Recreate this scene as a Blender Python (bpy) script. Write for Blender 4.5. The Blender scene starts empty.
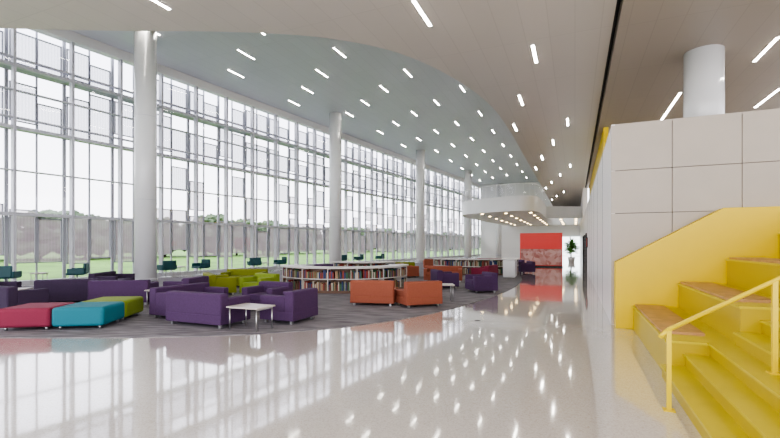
import bpy, bmesh, math, random
from mathutils import Vector, Matrix
random.seed(7)
scn=bpy.context.scene
RA=math.radians(23.28)   # main building axis
WA=math.radians(30.2)    # window wall axis
H=1.65
# ---------------------------------------------------------------- materials
def newmat(name):
    m=bpy.data.materials.new(name); m.use_nodes=True
    nt=m.node_tree; b=nt.nodes['Principled BSDF']
    return m,nt,b
def mat(name,col,rough=.5,metal=0.,var=0.,scale=20.,bump=0.,coat=0.,spec=.5):
    m,nt,b=newmat(name)
    b.inputs['Base Color'].default_value=(*col,1)
    b.inputs['Roughness'].default_value=rough
    b.inputs['Metallic'].default_value=metal
    b.inputs['Coat Weight'].default_value=coat
    b.inputs['Specular IOR Level'].default_value=spec
    if var>0 or bump>0:
        tc=nt.nodes.new('ShaderNodeTexCoord'); n=nt.nodes.new('ShaderNodeTexNoise')
        n.inputs['Scale'].default_value=scale; n.inputs['Detail'].default_value=4
        nt.links.new(tc.outputs['Object'],n.inputs['Vector'])
        if var>0:
            r=nt.nodes.new('ShaderNodeValToRGB')
            r.color_ramp.elements[0].position=.3; r.color_ramp.elements[1].position=.7
            r.color_ramp.elements[0].color=(*[c*(1-var) for c in col],1)
            r.color_ramp.elements[1].color=(*[min(1,c*(1+var)) for c in col],1)
            nt.links.new(n.outputs['Fac'],r.inputs['Fac']); nt.links.new(r.outputs['Color'],b.inputs['Base Color'])
        if bump>0:
            bp=nt.nodes.new('ShaderNodeBump'); bp.inputs['Strength'].default_value=bump; bp.inputs['Distance'].default_value=.01
            nt.links.new(n.outputs['Fac'],bp.inputs['Height']); nt.links.new(bp.outputs['Normal'],b.inputs['Normal'])
    return m
def emis(name,col,s):
    m=bpy.data.materials.new(name); m.use_nodes=True; nt=m.node_tree
    nt.nodes.remove(nt.nodes['Principled BSDF'])
    e=nt.nodes.new('ShaderNodeEmission'); e.inputs[0].default_value=(*col,1); e.inputs[1].default_value=s
    nt.links.new(e.outputs[0],nt.nodes['Material Output'].inputs[0]); return m
def panelmat(name,col,rough,bw,bh,line=.75,mort=.012,metal=0.):
    m,nt,b=newmat(name); tc=nt.nodes.new('ShaderNodeTexCoord'); br=nt.nodes.new('ShaderNodeTexBrick')
    mp=nt.nodes.new('ShaderNodeMapping'); mp.inputs['Rotation'].default_value=(0,0,math.radians(90))
    nt.links.new(tc.outputs['Object'],mp.inputs['Vector']); nt.links.new(mp.outputs[0],br.inputs['Vector'])
    br.inputs['Color1'].default_value=(*col,1); br.inputs['Color2'].default_value=(*[c*.97 for c in col],1)
    br.inputs['Mortar'].default_value=(*[c*line for c in col],1)
    br.inputs['Scale'].default_value=1; br.inputs['Mortar Size'].default_value=mort
    br.inputs['Brick Width'].default_value=bw; br.inputs['Row Height'].default_value=bh; br.offset=0
    nt.links.new(br.outputs['Color'],b.inputs['Base Color']); b.inputs['Roughness'].default_value=rough
    b.inputs['Metallic'].default_value=metal
    return m
# terrazzo
terr,nt,b=newmat('terrazzo')
tc=nt.nodes.new('ShaderNodeTexCoord')
v=nt.nodes.new('ShaderNodeTexVoronoi'); v.inputs['Scale'].default_value=90
r=nt.nodes.new('ShaderNodeValToRGB'); e=r.color_ramp.elements
e[0].position=0; e[0].color=(.55,.49,.42,1); e[1].position=1; e[1].color=(.68,.63,.57,1)
q=r.color_ramp.elements.new(.35); q.color=(.63,.575,.51,1)
sep=nt.nodes.new('ShaderNodeSeparateColor')
nt.links.new(tc.outputs['Object'],v.inputs['Vector'])
nt.links.new(v.outputs['Color'],sep.inputs[0]); nt.links.new(sep.outputs[0],r.inputs['Fac'])
nt.links.new(r.outputs['Color'],b.inputs['Base Color'])
b.inputs['Roughness'].default_value=.10; b.inputs['Coat Weight'].default_value=1; b.inputs['Coat Roughness'].default_value=.045; b.inputs['Coat IOR'].default_value=1.6
n2=nt.nodes.new('ShaderNodeTexNoise'); n2.inputs['Scale'].default_value=1.1; n2.inputs['Detail'].default_value=1
nt.links.new(tc.outputs['Object'],n2.inputs['Vector'])
bp=nt.nodes.new('ShaderNodeBump'); bp.inputs['Strength'].default_value=.10; bp.inputs['Distance'].default_value=.01
nt.links.new(n2.outputs['Fac'],bp.inputs['Height']); nt.links.new(bp.outputs['Normal'],b.inputs['Normal']); nt.links.new(bp.outputs['Normal'],b.inputs['Coat Normal'])
# carpet
carp,nt,b=newmat('carpet_pile')
tc=nt.nodes.new('ShaderNodeTexCoord'); mp=nt.nodes.new('ShaderNodeMapping'); mp.inputs['Scale'].default_value=(1.2,6,1); mp.inputs['Rotation'].default_value=(0,0,.5)
n=nt.nodes.new('ShaderNodeTexNoise'); n.inputs['Scale'].default_value=1.6; n.inputs['Detail'].default_value=6
r=nt.nodes.new('ShaderNodeValToRGB'); e=r.color_ramp.elements
e[0].position=.35; e[0].color=(.12,.11,.125,1); e[1].position=.68; e[1].color=(.28,.26,.27,1)
nt.links.new(tc.outputs['Object'],mp.inputs['Vector']); nt.links.new(mp.outputs[0],n.inputs['Vector'])
nt.links.new(n.outputs['Fac'],r.inputs['Fac']); nt.links.new(r.outputs['Color'],b.inputs['Base Color']); b.inputs['Roughness'].default_value=.95

white=mat('white_paint',(.82,.82,.81),.35)
frame=mat('white_aluminium',(.50,.50,.54),.4)
framex=mat('grey_aluminium_exterior',(.34,.34,.38),.5)
colm=mat('column_paint',(.76,.76,.76),.25,coat=.3)
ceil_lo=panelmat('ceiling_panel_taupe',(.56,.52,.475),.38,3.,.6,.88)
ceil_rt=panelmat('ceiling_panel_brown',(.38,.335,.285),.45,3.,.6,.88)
ceil_hi=panelmat('ceiling_panel_metal',(.61,.62,.67),.33,2.4,.6,.88)
dark=mat('dark_gap',(.03,.03,.03),.6)
blockm=mat('greige_wall_panel',(.43,.38,.325),.45,var=.03,scale=2)
blockw=mat('light_wall',(.76,.74,.72),.35)
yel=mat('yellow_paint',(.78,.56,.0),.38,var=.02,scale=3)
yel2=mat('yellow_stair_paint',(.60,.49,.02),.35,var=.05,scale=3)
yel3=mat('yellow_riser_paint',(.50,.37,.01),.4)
wood=mat('oak_seat',(.46,.25,.10),.45,var=.2,scale=6)
rail=mat('yellow_metal',(.78,.58,.01),.3)
purple=mat('purple_fabric',(.07,.03,.09),.85,var=.15,scale=60,bump=.3)
dpurple=mat('dark_plum_fabric',(.045,.025,.06),.85,var=.15,scale=60,bump=.3)
orange=mat('burnt_orange_fabric',(.30,.085,.045),.8,var=.1,scale=60,bump=.3)
olive=mat('olive_fabric',(.18,.20,.01),.8,var=.1,scale=60,bump=.3)
lime=mat('lime_fabric',(.20,.27,.02),.8,var=.1,scale=60,bump=.3)
teal=mat('teal_fabric',(.01,.17,.22),.8,var=.1,scale=60,bump=.3)
magenta=mat('magenta_fabric',(.22,.018,.05),.8,var=.1,scale=60,bump=.3)
dteal=mat('dark_teal_shell',(.01,.07,.08),.5)
steel=mat('brushed_steel',(.5,.5,.5),.3,metal=.9)
tabletop=mat('pale_laminate',(.55,.50,.44),.35)
shelfw=mat('shelf_laminate',(.60,.56,.52),.4)
shelfd=mat('shelf_brown',(.16,.09,.06),.5)
redm=mat('red_panel',(.85,.05,.035),.4)
mulch=mat('foliage_green',(.12,.35,.06),.7,var=.4,scale=8)
bark=mat('bark',(.09,.06,.04),.9)
grass=mat('grass_lawn',(.12,.25,.03),.9,var=.35,scale=.35)
leaf=mat('tree_foliage',(.10,.145,.075),.9,var=.4,scale=1.5)
glow=emis('led_strip',(1,.95,.86),32)
warm=emis('warm_downlight',(1,.72,.35),18)
bookcols=[mat('book_cover_%s'%k,c,.6) for k,c in dict(red=(.25,.04,.03),tan=(.35,.22,.12),navy=(.03,.05,.14),cream=(.5,.45,.36),green=(.05,.12,.06),brown=(.10,.05,.03)).items()]
# glass
glass=bpy.data.materials.new('window_glass'); glass.use_nodes=True; nt=glass.node_tree
nt.nodes.remove(nt.nodes['Principled BSDF'])
t=nt.nodes.new('ShaderNodeBsdfTransparent'); t.inputs[0].default_value=(.97,.97,.98,1)
g=nt.nodes.new('ShaderNodeBsdfGlossy'); g.inputs['Roughness'].default_value=.03
mx=nt.nodes.new('ShaderNodeMixShader'); mx.inputs[0].default_value=.06
nt.links.new(t.outputs[0],mx.inputs[1]); nt.links.new(g.outputs[0],mx.inputs[2]); nt.links.new(mx.outputs[0],nt.nodes['Material Output'].inputs[0])
# perforated screen
def screenmat(name,col,op):
    m=bpy.data.materials.new(name); m.use_nodes=True; nt=m.node_tree; nt.nodes.remove(nt.nodes['Principled BSDF'])
    t=nt.nodes.new('ShaderNodeBsdfTransparent'); d=nt.nodes.new('ShaderNodeBsdfDiffuse'); d.inputs[0].default_value=(*col,1)
    tl=nt.nodes.new('ShaderNodeBsdfTranslucent'); tl.inputs[0].default_value=(*col,1)
    ms=nt.nodes.new('ShaderNodeMixShader'); ms.inputs[0].default_value=.6
    tc=nt.nodes.new('ShaderNodeTexCoord'); w=nt.nodes.new('ShaderNodeTexWave'); w.bands_direction='Y'; w.inputs['Scale'].default_value=2.6
    mr=nt.nodes.new('ShaderNodeMapRange'); mr.inputs['To Min'].default_value=op-.06; mr.inputs['To Max'].default_value=op+.06
    mx=nt.nodes.new('ShaderNodeMixShader')
    nt.links.new(tc.outputs['Object'],w.inputs['Vector']); nt.links.new(w.outputs['Fac'],mr.inputs['Value']); nt.links.new(mr.outputs[0],mx.inputs[0])
    nt.links.new(d.outputs[0],ms.inputs[1]); nt.links.new(tl.outputs[0],ms.inputs[2])
    nt.links.new(t.outputs[0],mx.inputs[1]); nt.links.new(ms.outputs[0],mx.inputs[2]); nt.links.new(mx.outputs[0],nt.nodes['Material Output'].inputs[0])
    return m
screen=screenmat('perforated_screen',(.36,.28,.31),.6)  # pinkish screen; extra density and pink also imitate haze over the trees
screen2=screenmat('perforated_screen_light',(.29,.285,.35),.55)
# mural
mural,nt,b=newmat('mural_print')
tc=nt.nodes.new('ShaderNodeTexCoord'); n=nt.nodes.new('ShaderNodeTexVoronoi'); n.inputs['Scale'].default_value=5
r=nt.nodes.new('ShaderNodeValToRGB'); e=r.color_ramp.elements; e[0].color=(.42,.14,.12,1); e[1].color=(.66,.40,.36,1)
s=nt.nodes.new('ShaderNodeSeparateColor')
nt.links.new(tc.outputs['Object'],n.inputs['Vector']); nt.links.new(n.outputs['Color'],s.inputs[0]); nt.links.new(s.outputs[0],r.inputs[0]); nt.links.new(r.outputs[0],b.inputs['Base Color'])

# ---------------------------------------------------------------- mesh builder
class M:
    def __init__(s): s.bm=bmesh.new(); s.mats=[]
    def mi(s,m):
        if m not in s.mats: s.mats.append(m)
        return s.mats.index(m)
    def box(s,x0,x1,y0,y1,z0,z1,m,rz=0,bev=0):
        T=Matrix.Translation(((x0+x1)/2,(y0+y1)/2,(z0+z1)/2))
        if rz: T=T@Matrix.Rotation(rz,4,'Z')
        r=bmesh.ops.create_cube(s.bm,size=1,matrix=T@Matrix.Diagonal((abs(x1-x0),abs(y1-y0),abs(z1-z0),1)))
        fs=set(f for v in r['verts'] for f in v.link_faces); i=s.mi(m)
        for f in fs: f.material_index=i
        if bev:
            es=list(set(e for v in r['verts'] for e in v.link_edges))
            rb=bmesh.ops.bevel(s.bm,geom=es,offset=bev,segments=3,affect='EDGES',profile=.5)
            for f in rb['faces']: f.material_index=i; f.smooth=True
    def cyl(s,x,y,z0,z1,r,m,seg=32,r2=None):
        c=bmesh.ops.create_cone(s.bm,cap_ends=True,segments=seg,radius1=r,radius2=r if r2 is None else r2,depth=z1-z0,matrix=Matrix.Translation((x,y,(z0+z1)/2)))
        i=s.mi(m)
        for f in set(f for v in c['verts'] for f in v.link_faces):
            f.material_index=i; f.smooth=len(f.verts)==4
    def tube(s,a,b,r,m,seg=12):
        a=Vector(a);b=Vector(b);d=b-a
        T=Matrix.Translation((a+b)/2)@d.to_track_quat('Z','Y').to_matrix().to_4x4()
        c=bmesh.ops.create_cone(s.bm,cap_ends=True,segments=seg,radius1=r,radius2=r,depth=d.length,matrix=T)
        i=s.mi(m)
        for f in set(f for v in c['verts'] for f in v.link_faces): f.material_index=i; f.smooth=len(f.verts)==4
    def prism(s,pts,z0,z1,m,ms=None):
        i=s.mi(m); j=s.mi(ms or m)
        lo=[s.bm.verts.new((p[0],p[1],z0)) for p in pts]; hi=[s.bm.verts.new((p[0],p[1],z1)) for p in pts]
        s.bm.faces.new(lo).material_index=i; s.bm.faces.new(hi[::-1]).material_index=i
        for k in range(len(pts)):
            k2=(k+1)%len(pts); s.bm.faces.new((lo[k2],lo[k],hi[k],hi[k2])).material_index=j
    def prism_xz(s,pts,y0,y1,m):
        i=s.mi(m)
        a=[s.bm.verts.new((p[0],y0,p[1])) for p in pts]; b=[s.bm.verts.new((p[0],y1,p[1])) for p in pts]
        s.bm.faces.new(a).material_index=i; s.bm.faces.new(b[::-1]).material_index=i
        for k in range(len(pts)):
            k2=(k+1)%len(pts); s.bm.faces.new((a[k2],a[k],b[k],b[k2])).material_index=i
    def quad(s,pts,m):
        s.bm.faces.new([s.bm.verts.new(p) for p in pts]).material_index=s.mi(m)
    def done(s,name,loc=(0,0,0),rz=0,bevel=0,normals=True):
        if normals: bmesh.ops.recalc_face_normals(s.bm,faces=s.bm.faces)
        me=bpy.data.meshes.new(name); s.bm.to_mesh(me); s.bm.free()
        for m in s.mats: me.materials.append(m)
        o=bpy.data.objects.new(name,me); scn.collection.objects.link(o)
        o.location=loc; o.rotation_euler=(0,0,rz)
        if bevel:
            bv=o.modifiers.new('b','BEVEL'); bv.width=bevel; bv.segments=3; bv.limit_method='ANGLE'
            for p in me.polygons: p.use_smooth=True
            bv.harden_normals=True
        return o
def inst(o,name,loc,rz,sc=1):
    n=bpy.data.objects.new(name,o.data); scn.collection.objects.link(n); n.location=loc; n.rotation_euler=(0,0,rz); n.scale=(sc,sc,sc); return n

# ---------------------------------------------------------------- shell
def wx(y,o=0): return -22.4-.22+.1198*(y-2.7)+o     # window plane in building frame
a=M(); a.prism([(wx(-8),-8),(14,-8),(14,72),(wx(72),72)],-.3,0,terr); a.done('floor',rz=-RA)
carpet=[(-20.2,9.6),(-16,8.5),(-12,7.95),(-9,7.75),(-6.99,7.66),(-5.6,7.62),(-4.3,7.66),(-3.3,7.76),(-2.4,7.95),(-1.6,8.25),(-.8,8.68),(.1,9.4),(.96,10.3),(1.7,11.25),(2.4,12.3),(3.2,13.6),(4.1,15.2),(4.95,17.),(5.7,18.8),(6.3,20.5),(7.15,23.6),(8.3,27.5),(9.7,32),(11,38),(11.5,52)]
a=M(); a.prism(carpet,.001,.014,carp); a.done('carpet')
# ceilings (building frame)
edge=[(wx(1.4,.05),1.4),(-20,2.6),(-16.5,4.4),(-13.3,6.05),(-10.5,7.4),(-8.8,8.15),(-7.4,8.85),(-6.4,9.45),(-5.5,10.2),(-4.8,11.0),(-4.25,12.0),(-3.8,13.2),(-3.4,14.7),(-3.1,16.4),(-2.92,18.6),(-2.85,22),(-2.85,72)]
def cr(P,n=5):
    out=[]
    for i in range(len(P)-1):
        p0=P[max(i-1,0)];p1=P[i];p2=P[i+1];p3=P[min(i+2,len(P)-1)]
        for k in range(n):
            t=k/n
            out.append(tuple(.5*((2*p1[j])+(-p0[j]+p2[j])*t+(2*p0[j]-5*p1[j]+4*p2[j]-p3[j])*t*t+(-p0[j]+3*p1[j]-3*p2[j]+p3[j])*t**3) for j in (0,1)))
    out.append(P[-1]); return out
es=cr(edge[:-1])+[edge[-1]]
lo=es+[(.86,72),(.86,-8),(wx(-8,.05),-8)]
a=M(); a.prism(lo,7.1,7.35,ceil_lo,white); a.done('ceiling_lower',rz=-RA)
a=M()
for i in range(len(es)-1):
    (x0,y0),(x1,y1)=es[i],es[i+1]
    a.quad([(x0,y0,7.35),(x1,y1,7.35),(x1,y1,11.4),(x0,y0,11.4)],white)
a.done('ceiling_fascia',rz=-RA)
a=M()
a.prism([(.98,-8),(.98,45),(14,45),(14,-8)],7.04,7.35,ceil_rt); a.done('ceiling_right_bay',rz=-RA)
a=M(); a.box(.80,1.04,-8,72,7.36,7.5,dark); a.done('trim_ceiling_slot',rz=-RA)
a=M(); a.prism([(wx(-8),-8),(14,-8),(14,72),(wx(72),72)],11.4,11.7,ceil_hi); a.done('ceiling_upper',rz=-RA)

# ceiling lights
a=M()
def strip(x,y,z,l=1.22,w=.075,m=glow):
    a.box(x-w/2-.02,x+w/2+.02,y-l/2-.02,y+l/2+.02,z-.012,z+.02,white)
    a.box(x-w/2,x+w/2,y-l/2,y+l/2,z-.02,z-.0125,m)
for n_ in range(5):
    for (x,y) in ((-1.06,12.9),(-1.87,16.8),(-2.55,20.6)):
        yy=y+11.5*n_
        if yy<56: strip(x,yy,7.1)
for (x,y) in ((-3.3,9.6),(-.3,20.6),(-.3,9),(-.3,32),(-8.6,6.5),(-5.5,6.6),(-1.5,5),(-1.9,28.5),(-4,3),(-8,1),(-12,2),(-3,-2),(-.5,1)): strip(x,y,7.1)
strip(3.42,19.8,7.04,3.6); strip(6.47,20.,7.04,2.2); strip(4.83,15.,7.04,1.6); strip(9.5,16,7.04,1.6); strip(3.2,3.,7.04,1.8); strip(5.8,4.,7.04,1.8); strip(8.5,8,7.04,1.8)
def inside_hi(x,y):
    if x<wx(y)+1.8: return False
    if x>-3.4: return False
    ye=None
    for i in range(len(es)-1):
        if es[i][0]<=x<=es[i+1][0]: ye=es[i][1]
    return ye is not None and y>ye+1.2
k=0
x=-4.2
while x>-21:
    y=8.0+(k%3)*1.9
    while y<66:
        if inside_hi(x,y): strip(x,y,11.4)
        y+=5.5
    x-=2.25; k+=1
a.done('ceiling_light',rz=-RA)

# walls
a=M(); a.box(-14.1,1.2,70,70.3,0,11.4,white); a.done('wall_end',rz=-RA)
# mezzanine
mz=cr([(-9.6,69.9),(-10.6,50),(-10.75,45),(-10.3,42.2),(-8.9,40.4),(-6.5,39.0),(-4.4,38.4),(-3.2,39.2),(-2.9,42),(-2.9,50)],5)+[(.68,52),(.68,69.9)]
a=M(); a.prism(mz,4.6,5.9,ceil_lo,white); a.done('mezzanine_floor',rz=-RA)
a=M()
mm=[p for p in mz if p[1]<52 and p[0]<-2.5]
for i in range(len(mm)-1):
    (x0,y0),(x1,y1)=mm[i],mm[i+1]
    a.quad([(x0,y0,5.92),(x1,y1,5.92),(x1,y1,6.9),(x0,y0,6.9)],glass)
    a.tube((x0,y0,6.93),(x1,y1,6.93),.04,white,8)
    if i%2==0: a.box(x0-.03,x0+.03,y0-.03,y0+.03,5.9,6.93,white)
a.done('balcony_railing',rz=-RA,normals=False)
a=M()
for yy in range(41,68,4):
    for xx in (-8.6,-6.4,-4.2,-2.,-.4):
        if yy>52 or xx>-9 and xx<-4: a.cyl(xx+(yy%2)*.5,yy,4.57,4.602,.13,warm,16)
a.done('recessed_downlight',rz=-RA)

# right block
a=M()
a.box(.72,12,10.03,34.9,0,4.10,dark)
a.box(.69,.76,10.0,45,0,4.14,blockw)
a.box(.69,12,10,34.9,4.10,4.14,blockm)
xs=[.69,1.76,2.87,3.98,5.09,6.2,7.31,8.42,9.53,10.64,12]
zs=[0,2.30,3.18,4.12]
for i in range(len(xs)-1):
    for j in range(3):
        a.box(xs[i]+(.006 if i else 0),xs[i+1]-.006,9.985,10.04,zs[j]+.006,zs[j+1]-.006,blockm)
for y in (13,16,19,22,25,28): a.box(.685,.70,y-.008,y+.008,0,4.14,dark)
a.done('wall_right',rz=-RA)
a=M(); a.box(1.2,1.4,22,44,4.14,7.04,yel); a.done('wall_upper_yellow',rz=-RA)
a=M(); a.box(1.5,14,35,35.3,0,7.04,white); a.done('wall_back',rz=-RA)
a=M(); a.box(.69,1.1,45.05,69.95,0,7.1,white); a.done('wall_corridor',rz=-RA)
for i,y in enumerate((30.5,36.5,41)):
    a=M(); a.box(.62,.688,y-.9,y-.82,0,2.4,dark); a.box(.62,.688,y+.82,y+.9,0,2.4,dark); a.box(.62,.688,y-.9,y+.9,2.32,2.4,dark)
    a.box(.66,.688,y-.82,y-.01,0,2.32,steel); a.box(.66,.688,y+.01,y+.82,0,2.32,steel)
    a.box(.60,.66,y-.08,y-.05,.9,1.3,dark)
    a.done('door_%d'%(i+1),rz=-RA)
a=M(); a.box(.64,.688,27.6,28.2,1.5,2.1,dark); a.box(.63,.64,27.65,28.15,1.55,2.05,redm); a.done('wall_sign',rz=-RA)
daylit=emis('daylit_door_glass',(.9,.97,1),3.)  # panes emit light themselves, standing in for daylight behind the door
a=M(); 
for x0 in (-3.2,-1.9,-.6):
    a.box(x0,x0+1.25,69.8,69.86,.05,2.9,daylit)
    a.box(x0-.05,x0+.05,69.74,69.88,0,3,frame)
a.box(-3.25,.66,69.74,69.88,2.9,3,frame)
a.done('door_4',rz=-RA)
# drum column
a=M(); a.cyl(3.3,14.5,4.14,7.04,.47,colm,48); a.cyl(3.3,14.5,4.14,4.2,.52,colm,48); a.done('column',rz=-RA)

# ---------------------------------------------------------------- window wall (window frame: local Y along wall)
WX=-22.6; CX=-19.6
c,sn=math.cos(-WA),math.sin(-WA)
def ww(x,y): return (x*c-y*sn,x*sn+y*c,0)
for s in (-2.8,11.4,25.6,39.9,54.1,68.3):
    a=M(); a.cyl(0,0,.015,11.4,.46,colm,48); a.cyl(0,0,.015,.12,.49,frame,48); a.cyl(0,0,3.7,3.715,.464,frame,48); a.cyl(0,0,7.5,7.515,.464,frame,48)
    a.done('column',loc=ww(CX,s))
mod=2.13; S0=14-mod*11; N=37
a=M()
for i in range(N+1):
    s=S0+i*mod
    a.box(WX-.14,WX+.14,s-.05,s+.05,0,11.4,frame)
L0,L1=S0,S0+N*mod
for z,h in ((0,.14),(2.88,.14),(4.75,.05),(6.5,.14),(6.95,.06),(8.1,.05),(9.1,.13),(9.45,.06)):
    a.box(WX-.10,WX+.10,L0,L1,z,z+h,frame)
a.box(WX-.2,WX+.2,L0,L1,10.95,11.4,white)
a.done('window_frame',rz=-WA)
a=M(); a.quad([(WX,L0,.1),(WX,L1,.1),(WX,L1,11),(WX,L0,11)],glass); a.done('window_1',rz=-WA,normals=False)
# exterior screens
a=M()
XS=WX-.75
def pan(s0,s1,z0,z1,m):
    a.quad([(XS,s0,z0),(XS,s1,z0),(XS,s1,z1),(XS,s0,z1)],m)
    t=.045
    a.box(XS-.04,XS+.04,s0,s0+t,z0,z1,framex); a.box(XS-.04,XS+.04,s1-t,s1,z0,z1,framex)
    a.box(XS-.04,XS+.04,s0,s1,z0,z0+t,framex); a.box(XS-.04,XS+.04,s0,s1,z1-t,z1,framex)
lowz=[(.75,2.95),(.95,3.4),(.75,3.0),(1.1,3.7),(.85,3.2)]
for i in range(N):
    s=S0+i*mod; m0=s+.10; m1=s+mod-.10; mid=s+mod*.5
    z0,z1=lowz[(i*3)%5]
    pan(m0,mid-.03,z0,z1,screen); pan(mid+.03,m1,z0+.25*(i%2),z1-.35*((i+1)%2),screen)
    if s>13:
        q=(i*2)%5
        if i%2==0 or s>26: pan(m0,mid,z1+.35,z1+1.3+.2*q,screen)
        if i%2: pan(mid,m1,4.9,6.2,screen2)
    zz=6.65+.35*((i*2)%3)
    pan(m0,mid,zz,zz+1.7+.3*(i%2),screen2)
    pan(mid,m1,6.65,8.0+.35*((i*3)%4),screen2)
    pan(mid,m1,9.2,10.5+.2*(i%3),screen2)
    if i%3!=1: pan(m0,mid,9.5,10.9,screen2)
    a.box(XS-.04,XS+.04,mid-.03,mid+.03,0,11.3,framex)
    a.box(XS-.05,XS+.05,s-.06,s+.06,0,11.3,framex)
for z in (2.95,6.6,9.15): a.box(XS-.03,WX-.15,L0,L1,z,z+.04,framex)
a.done('sunshade_screen',rz=-WA,normals=False)

# ---------------------------------------------------------------- exterior
a=M(); a.box(-260,-22.9,-100,320,-.5,-.06,grass); a.done('lawn',rz=-WA)
def tree(seed,h):
    random.seed(seed); a=M()
    a.cyl(0,0,-.06,h*.5,.16,bark,10,.08)
    for k in range(4):
        an=random.random()*6.28; a.tube((0,0,h*.3),(math.cos(an)*h*.22,math.sin(an)*h*.22,h*.6),.05,bark,6)
    i=a.mi(leaf)
    for k in range(80):
        an=random.random()*6.28; rr=random.random()**.6*h*.52; z=h*(.17+.68*random.random()); 
        rr*=1-.55*max(0,(z/h-.5)/.5)
        r=bmesh.ops.create_icosphere(a.bm,subdivisions=2,radius=h*random.uniform(.06,.12),matrix=Matrix.Translation((math.cos(an)*rr,math.sin(an)*rr,z)))
        for vv in r['verts']: vv.co+=Vector((random.uniform(-1,1),random.uniform(-1,1),random.uniform(-1,1)))*h*.025
        for f in set(f for vv in r['verts'] for f in vv.link_faces): f.material_index=i
    return a
protos=[]
for k in range(3):
    o=tree(k+3,5.2+k*.5).done('tree',loc=ww(-58-k*2,8+k*3.2)); protos.append(o)
random.seed(5)
for k in range(110):
    s=-36+k*2.2
    inst(protos[k%3],'tree',ww(-55-random.random()*9,s+random.random()*2),random.random()*6,random.uniform(.85,1.15))

# ---------------------------------------------------------------- stair (building frame)
a=M()
R=.465;T=.745
for n_ in range(1,6):
    x0=1.05+T*(n_-1); x1=1.05+T*n_ if n_<5 else 9
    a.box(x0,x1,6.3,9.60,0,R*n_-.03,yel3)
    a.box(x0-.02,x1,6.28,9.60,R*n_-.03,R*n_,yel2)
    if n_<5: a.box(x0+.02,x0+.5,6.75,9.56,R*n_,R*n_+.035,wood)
for k in range(1,16):
    x0=1.0+.248*(k-1); x1=1.0+.248*k if k<15 else 9
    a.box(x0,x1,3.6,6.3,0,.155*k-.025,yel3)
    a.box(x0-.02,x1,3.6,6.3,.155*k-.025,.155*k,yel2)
a.done('bleacher_stair',rz=-RA)
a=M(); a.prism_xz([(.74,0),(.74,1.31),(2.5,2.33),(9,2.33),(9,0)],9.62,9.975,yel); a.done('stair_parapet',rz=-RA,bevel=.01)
a=M()
Y=5.04
def hz(x): return .8+.62*(x-.85)
a.tube((.85,Y,hz(.85)),(4.2,Y,hz(4.2)),.022,rail); a.tube((.78,Y,.72),(.85,Y,.8),.022,rail)
for x in (.86,1.69,2.52,3.35,4.15):
    kz=0 if x<1 else min(15,int((x-1)/.248)+1)*.155
    a.box(x-.02,x+.02,Y-.02,Y+.02,kz,hz(x),rail)
    a.box(x-.05,x+.05,Y-.05,Y+.05,kz,kz+.012,rail)
a.done('stair_handrail',rz=-RA)

# ---------------------------------------------------------------- furniture
def sofa(name,x,y,rz,w,m,d=.85,arms=(1,1),bh=.68,seats=2):
    a=M(); aw=.18; bd=.22; z0=.014
    for sx in (-w/2+.1,w/2-.1):
        for sy in (-d/2+.1,d/2-.1): a.box(sx-.025,sx+.025,sy-.025,sy+.025,0,.08,steel)
    a.box(-w/2,w/2,-d/2,d/2,.07,.27,m,bev=.02)
    lx=-w/2+(aw if arms[0] else 0); rx=w/2-(aw if arms[1] else 0)
    a.box(-w/2,w/2,-d/2,-d/2+bd,.24,bh,m,bev=.035)
    if arms[0]: a.box(-w/2,-w/2+aw,-d/2+bd-.02,d/2,.24,.58,m,bev=.03)
    if arms[1]: a.box(w/2-aw,w/2,-d/2+bd-.02,d/2,.24,.58,m,bev=.03)
    sw=(rx-lx)/seats
    for k in range(seats): a.box(lx+k*sw+.005,lx+(k+1)*sw-.005,-d/2+bd-.01,d/2+.01,.26,.43,m,bev=.03)
    return a.done(name,loc=(x,y,z0),rz=rz)
def table(x,y,rz,w=.75,d=.55,h=.45,name='side_table'):
    a=M(); a.box(-w/2,w/2,-d/2,d/2,h-.03,h,tabletop,bev=.008)
    for sx in (-1,1):
        for sy in (-1,1): a.tube((sx*(w/2-.05),sy*(d/2-.05),0),(sx*(w/2-.05),sy*(d/2-.05),h-.03),.014,steel,8)
    for sx in (-1,1): a.box(sx*(w/2-.05)-.012,sx*(w/2-.05)+.012,-d/2+.05,d/2-.05,h-.06,h-.03,steel)
    a.done(name,loc=(x,y,.014),rz=rz)
def ottoman(x,y,m,s=.93,rz=0):
    a=M(); a.box(-s/2,s/2,-s/2,s/2,.06,.43,m,bev=.06)
    for sx in (-1,1):
        for sy in (-1,1): a.cyl(sx*s*.38,sy*s*.38,0,.07,.025,steel,10)
    a.done('ottoman',loc=(x,y,.014),rz=rz)
D=math.radians
r0=D(8)
def off(x,y): return (-6.1+x*math.cos(r0)-y*math.sin(r0),8.75+x*math.sin(r0)+y*math.cos(r0))
ottoman(*off(-.95,0),magenta,rz=r0); ottoman(*off(0,0),teal,rz=r0); ottoman(*off(0,.95),lime,rz=r0)
# centre purple group
sofa('sofa',-3.80,9.0,-RA,1.5,purple)
sofa('sofa',-4.72,10.2,-RA-D(90),1.55,purple)
sofa('armchair',-2.18,9.35,-RA+D(90),.95,purple,seats=1)
table(-2.72,8.42,-RA)
sofa('armchair',-3.1,10.9,-RA+D(180),.95,purple,seats=1)
# left purple groups
sofa('sofa',-7.4,12.0,D(10),1.5,purple); sofa('armchair',-6.1,12.9,D(80),1.0,purple,seats=1)
table(-6.1,11.6,0)
sofa('sofa',-9.2,10.4,-RA,1.6,dpurple); sofa('sofa',-9.1,12.3,D(20),1.5,dpurple); sofa('armchair',-11.2,12.1,-D(90),1.0,dpurple,seats=1)
table(-10.3,11.7,0)
# olive
sofa('sofa',-5.8,14.6,-D(60),1.6,olive); sofa('armchair',-4.3,14.2,D(150),1.0,lime,seats=1); sofa('sofa',-5.7,16.9,D(180),1.6,olive)
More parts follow.
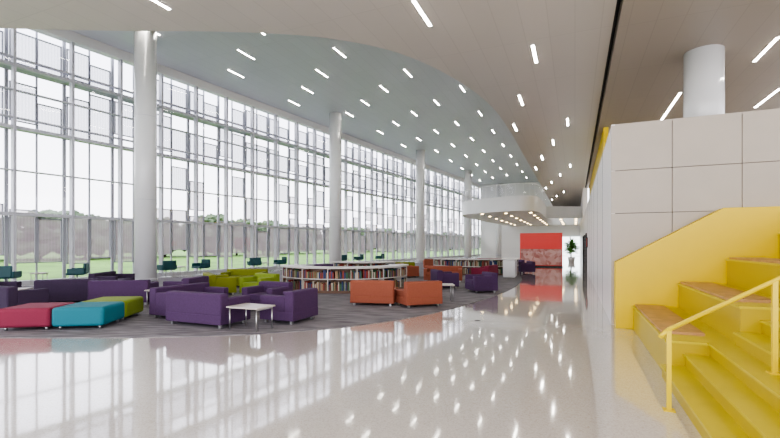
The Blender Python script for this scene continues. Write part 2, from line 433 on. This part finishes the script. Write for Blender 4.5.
# orange
sofa('sofa',-.42,11.95,-D(10),1.2,orange,arms=(0,0)); sofa('sofa',.76,11.65,D(22),1.05,orange,arms=(0,0)); table(1.6,12.5,0,.5,.5,.5)
# right purples
sofa('armchair',3.2,15.1,D(100),.95,purple,seats=1); sofa('armchair',2.1,16.6,-D(80),1.0,purple,seats=1)
sofa('sofa',2.4,19.4,D(170),1.7,orange); sofa('armchair',.9,21.9,-D(70),1.,orange,seats=1)
sofa('sofa',.5,24.5,0,1.8,olive); sofa('armchair',-1.2,23.3,D(60),1.,olive,seats=1)
sofa('armchair',8.0,25.4,D(90),1.,purple,seats=1); sofa('armchair',8.2,28,D(90),1.,purple,seats=1); sofa('sofa',3.2,29.5,0,1.8,orange); sofa('armchair',5.0,31,D(40),1.,dpurple,seats=1)
sofa('sofa',-9.8,15.2,-D(80),1.6,dpurple); sofa('sofa',4.5,20.4,D(60),1.5,magenta); sofa('sofa',7.2,31.5,D(0),1.8,magenta); sofa('armchair',-3.4,21.8,D(20),1.,purple,seats=1)
# lounge chairs by the window
def lounge(x,y,rz):
    a=M()
    a.cyl(0,0,0,.02,.28,steel,24); a.cyl(0,0,.02,.36,.03,steel,12)
    a.box(-.35,.35,-.32,.34,.36,.46,dteal,bev=.04); a.box(-.35,.35,-.38,-.27,.40,.85,dteal,bev=.04)
    a.box(-.40,-.32,-.34,.28,.40,.64,dteal,bev=.03); a.box(.32,.40,-.34,.28,.40,.64,dteal,bev=.03)
    a.done('swivel_chair',loc=(x,y,.014),rz=rz)
for s,rz in ((6.8,.3),(9.2,2.),(13.2,1.),(15.2,2.6),(19,.5),(21.2,2.2),(28,1),(30.5,2),(34,1.2)):
    x,y,_=ww(-20.9,s); lounge(x,y,rz)
for s in (8,14.2,20.1,29.2):
    x,y,_=ww(-21.3,s); table(x,y,-WA,.5,.5,.5)

# bookcases
def bookcase(x,y,r,a0,a1,h=.88):
    random.seed(int(r*100)); a=M(); dep=.32; n_=max(8,int(r*(a1-a0)/.28))
    def ring(ri,ro,z0,z1,m):
        i=a.mi(m)
        prev=None
        for k in range(n_*2+1):
            t=a0+(a1-a0)*k/(n_*2); cc,ss=math.cos(t),math.sin(t)
            q=[a.bm.verts.new((rr*cc,rr*ss,z)) for rr,z in ((ri,z0),(ro,z0),(ro,z1),(ri,z1))]
            if prev:
                for u in range(4): a.bm.faces.new((prev[u],prev[(u+1)%4],q[(u+1)%4],q[u])).material_index=i
            else: a.bm.faces.new(q).material_index=i
            prev=q
        a.bm.faces.new(prev).material_index=i
    ring(r-dep-.02,r+dep+.02,0,.09,shelfd)
    ring(r-dep,r+dep,.46,.49,shelfw)
    ring(r-.02,r+.02,.09,h-.05,shelfd)
    ring(r-dep-.06,r+dep+.06,h-.05,h,shelfw)
    for k in range(n_+1):
        if k%3 and k!=n_: continue
        t=a0+(a1-a0)*k/n_; a.box(r*math.cos(t)-dep,r*math.cos(t)+dep,r*math.sin(t)-.015,r*math.sin(t)+.015,.09,h-.05,shelfw,rz=t)
    for side in (1,-1):
        for z in (.09,.49):
            rr=r+side*(dep-.12); t=a0+.02
            while t<a1-.03:
                w=random.uniform(.025,.05); hh=random.uniform(.2,.31)
                if random.random()<.93: a.box(rr*math.cos(t)-.09,rr*math.cos(t)+.09,rr*math.sin(t)-w/2,rr*math.sin(t)+w/2,z,z+hh,random.choice(bookcols),rz=t)
                t+=(w+.004)/rr
    a.done('bookcase',loc=(x,y,.014))
bookcase(-1.75,16.9,2.1,D(190),D(365))
bookcase(5.0,25.5,2.2,D(190),D(350))
bookcase(-1.2,20.5,1.2,D(200),D(340))
# service desk
a=M(); a.box(-.7,.7,-.3,.3,0,.9,white,bev=.05); a.box(-.8,.8,-.38,.38,.9,.95,white,bev=.02); a.box(-.6,.6,-.32,-.29,.1,.8,frame); a.done('service_desk',loc=(6.2,22.2,.014),rz=D(70))
# red feature wall
a=M(); a.box(-3.85,-.85,34,34.25,0,2.55,redm); a.box(-3.80,-.9,33.96,34,.15,1.35,mural); a.box(-3.88,-.82,33.97,34.28,0,.1,dark); a.done('wall_red_feature',rz=-RA)
# potted tree
a=M(); a.cyl(0,0,0,.5,.25,white,24,.33); a.cyl(0,0,.45,.5,.3,bark,24); a.cyl(0,0,.5,1.6,.03,bark,8)
random.seed(2); i=a.mi(mulch)
for k in range(160):
    an=random.random()*6.28; el=random.uniform(-.6,1.3); l=random.uniform(.5,.95); b0=Vector((0,0,random.uniform(1.0,1.8)))
    d=Vector((math.cos(an)*math.cos(el),math.sin(an)*math.cos(el),math.sin(el))); sd=d.cross(Vector((0,0,1))).normalized()*.07
    p=[b0,b0+d*l*.5+sd,b0+d*l-Vector((0,0,.12)),b0+d*l*.5-sd]
    a.bm.faces.new([a.bm.verts.new(q) for q in p]).material_index=i
a.done('potted_tree',loc=(17.3,41.,0),normals=False)
# floor outlet
a=M(); a.cyl(0,0,0,.006,.09,steel,24); a.cyl(0,0,.006,.009,.07,dark,24); a.done('floor_outlet',loc=(1.9,9.35,0))

# ---------------------------------------------------------------- world
w=bpy.data.worlds.new('sky'); scn.world=w; w.use_nodes=True; nt=w.node_tree; bg=nt.nodes['Background']
tc=nt.nodes.new('ShaderNodeTexCoord'); sp=nt.nodes.new('ShaderNodeSeparateXYZ'); r=nt.nodes.new('ShaderNodeValToRGB'); e=r.color_ramp.elements
e[0].position=0; e[0].color=(.96,.95,1,1); e[1].position=.8; e[1].color=(.74,.79,1,1)
nt.links.new(tc.outputs['Generated'],sp.inputs[0]); nt.links.new(sp.outputs['Z'],r.inputs[0]); nt.links.new(r.outputs[0],bg.inputs[0])
bg.inputs[1].default_value=3.8
sd=bpy.data.lights.new('sun','SUN'); sd.energy=1.5; sd.angle=D(12); sd.color=(1,.96,.9)
so=bpy.data.objects.new('sun',sd); scn.collection.objects.link(so); so.rotation_euler=(D(50),0,D(-75))
# camera
cd=bpy.data.cameras.new('camera'); cd.sensor_width=36; cd.lens=430/780*36; cd.shift_y=26/780; cd.clip_end=500
co=bpy.data.objects.new('camera',cd); scn.collection.objects.link(co); co.location=(0,0,H); co.rotation_euler=(D(90),0,0); scn.camera=co
scn.view_settings.view_transform='AgX'
scn.view_settings.look='AgX - Medium High Contrast'
scn.view_settings.exposure=.4
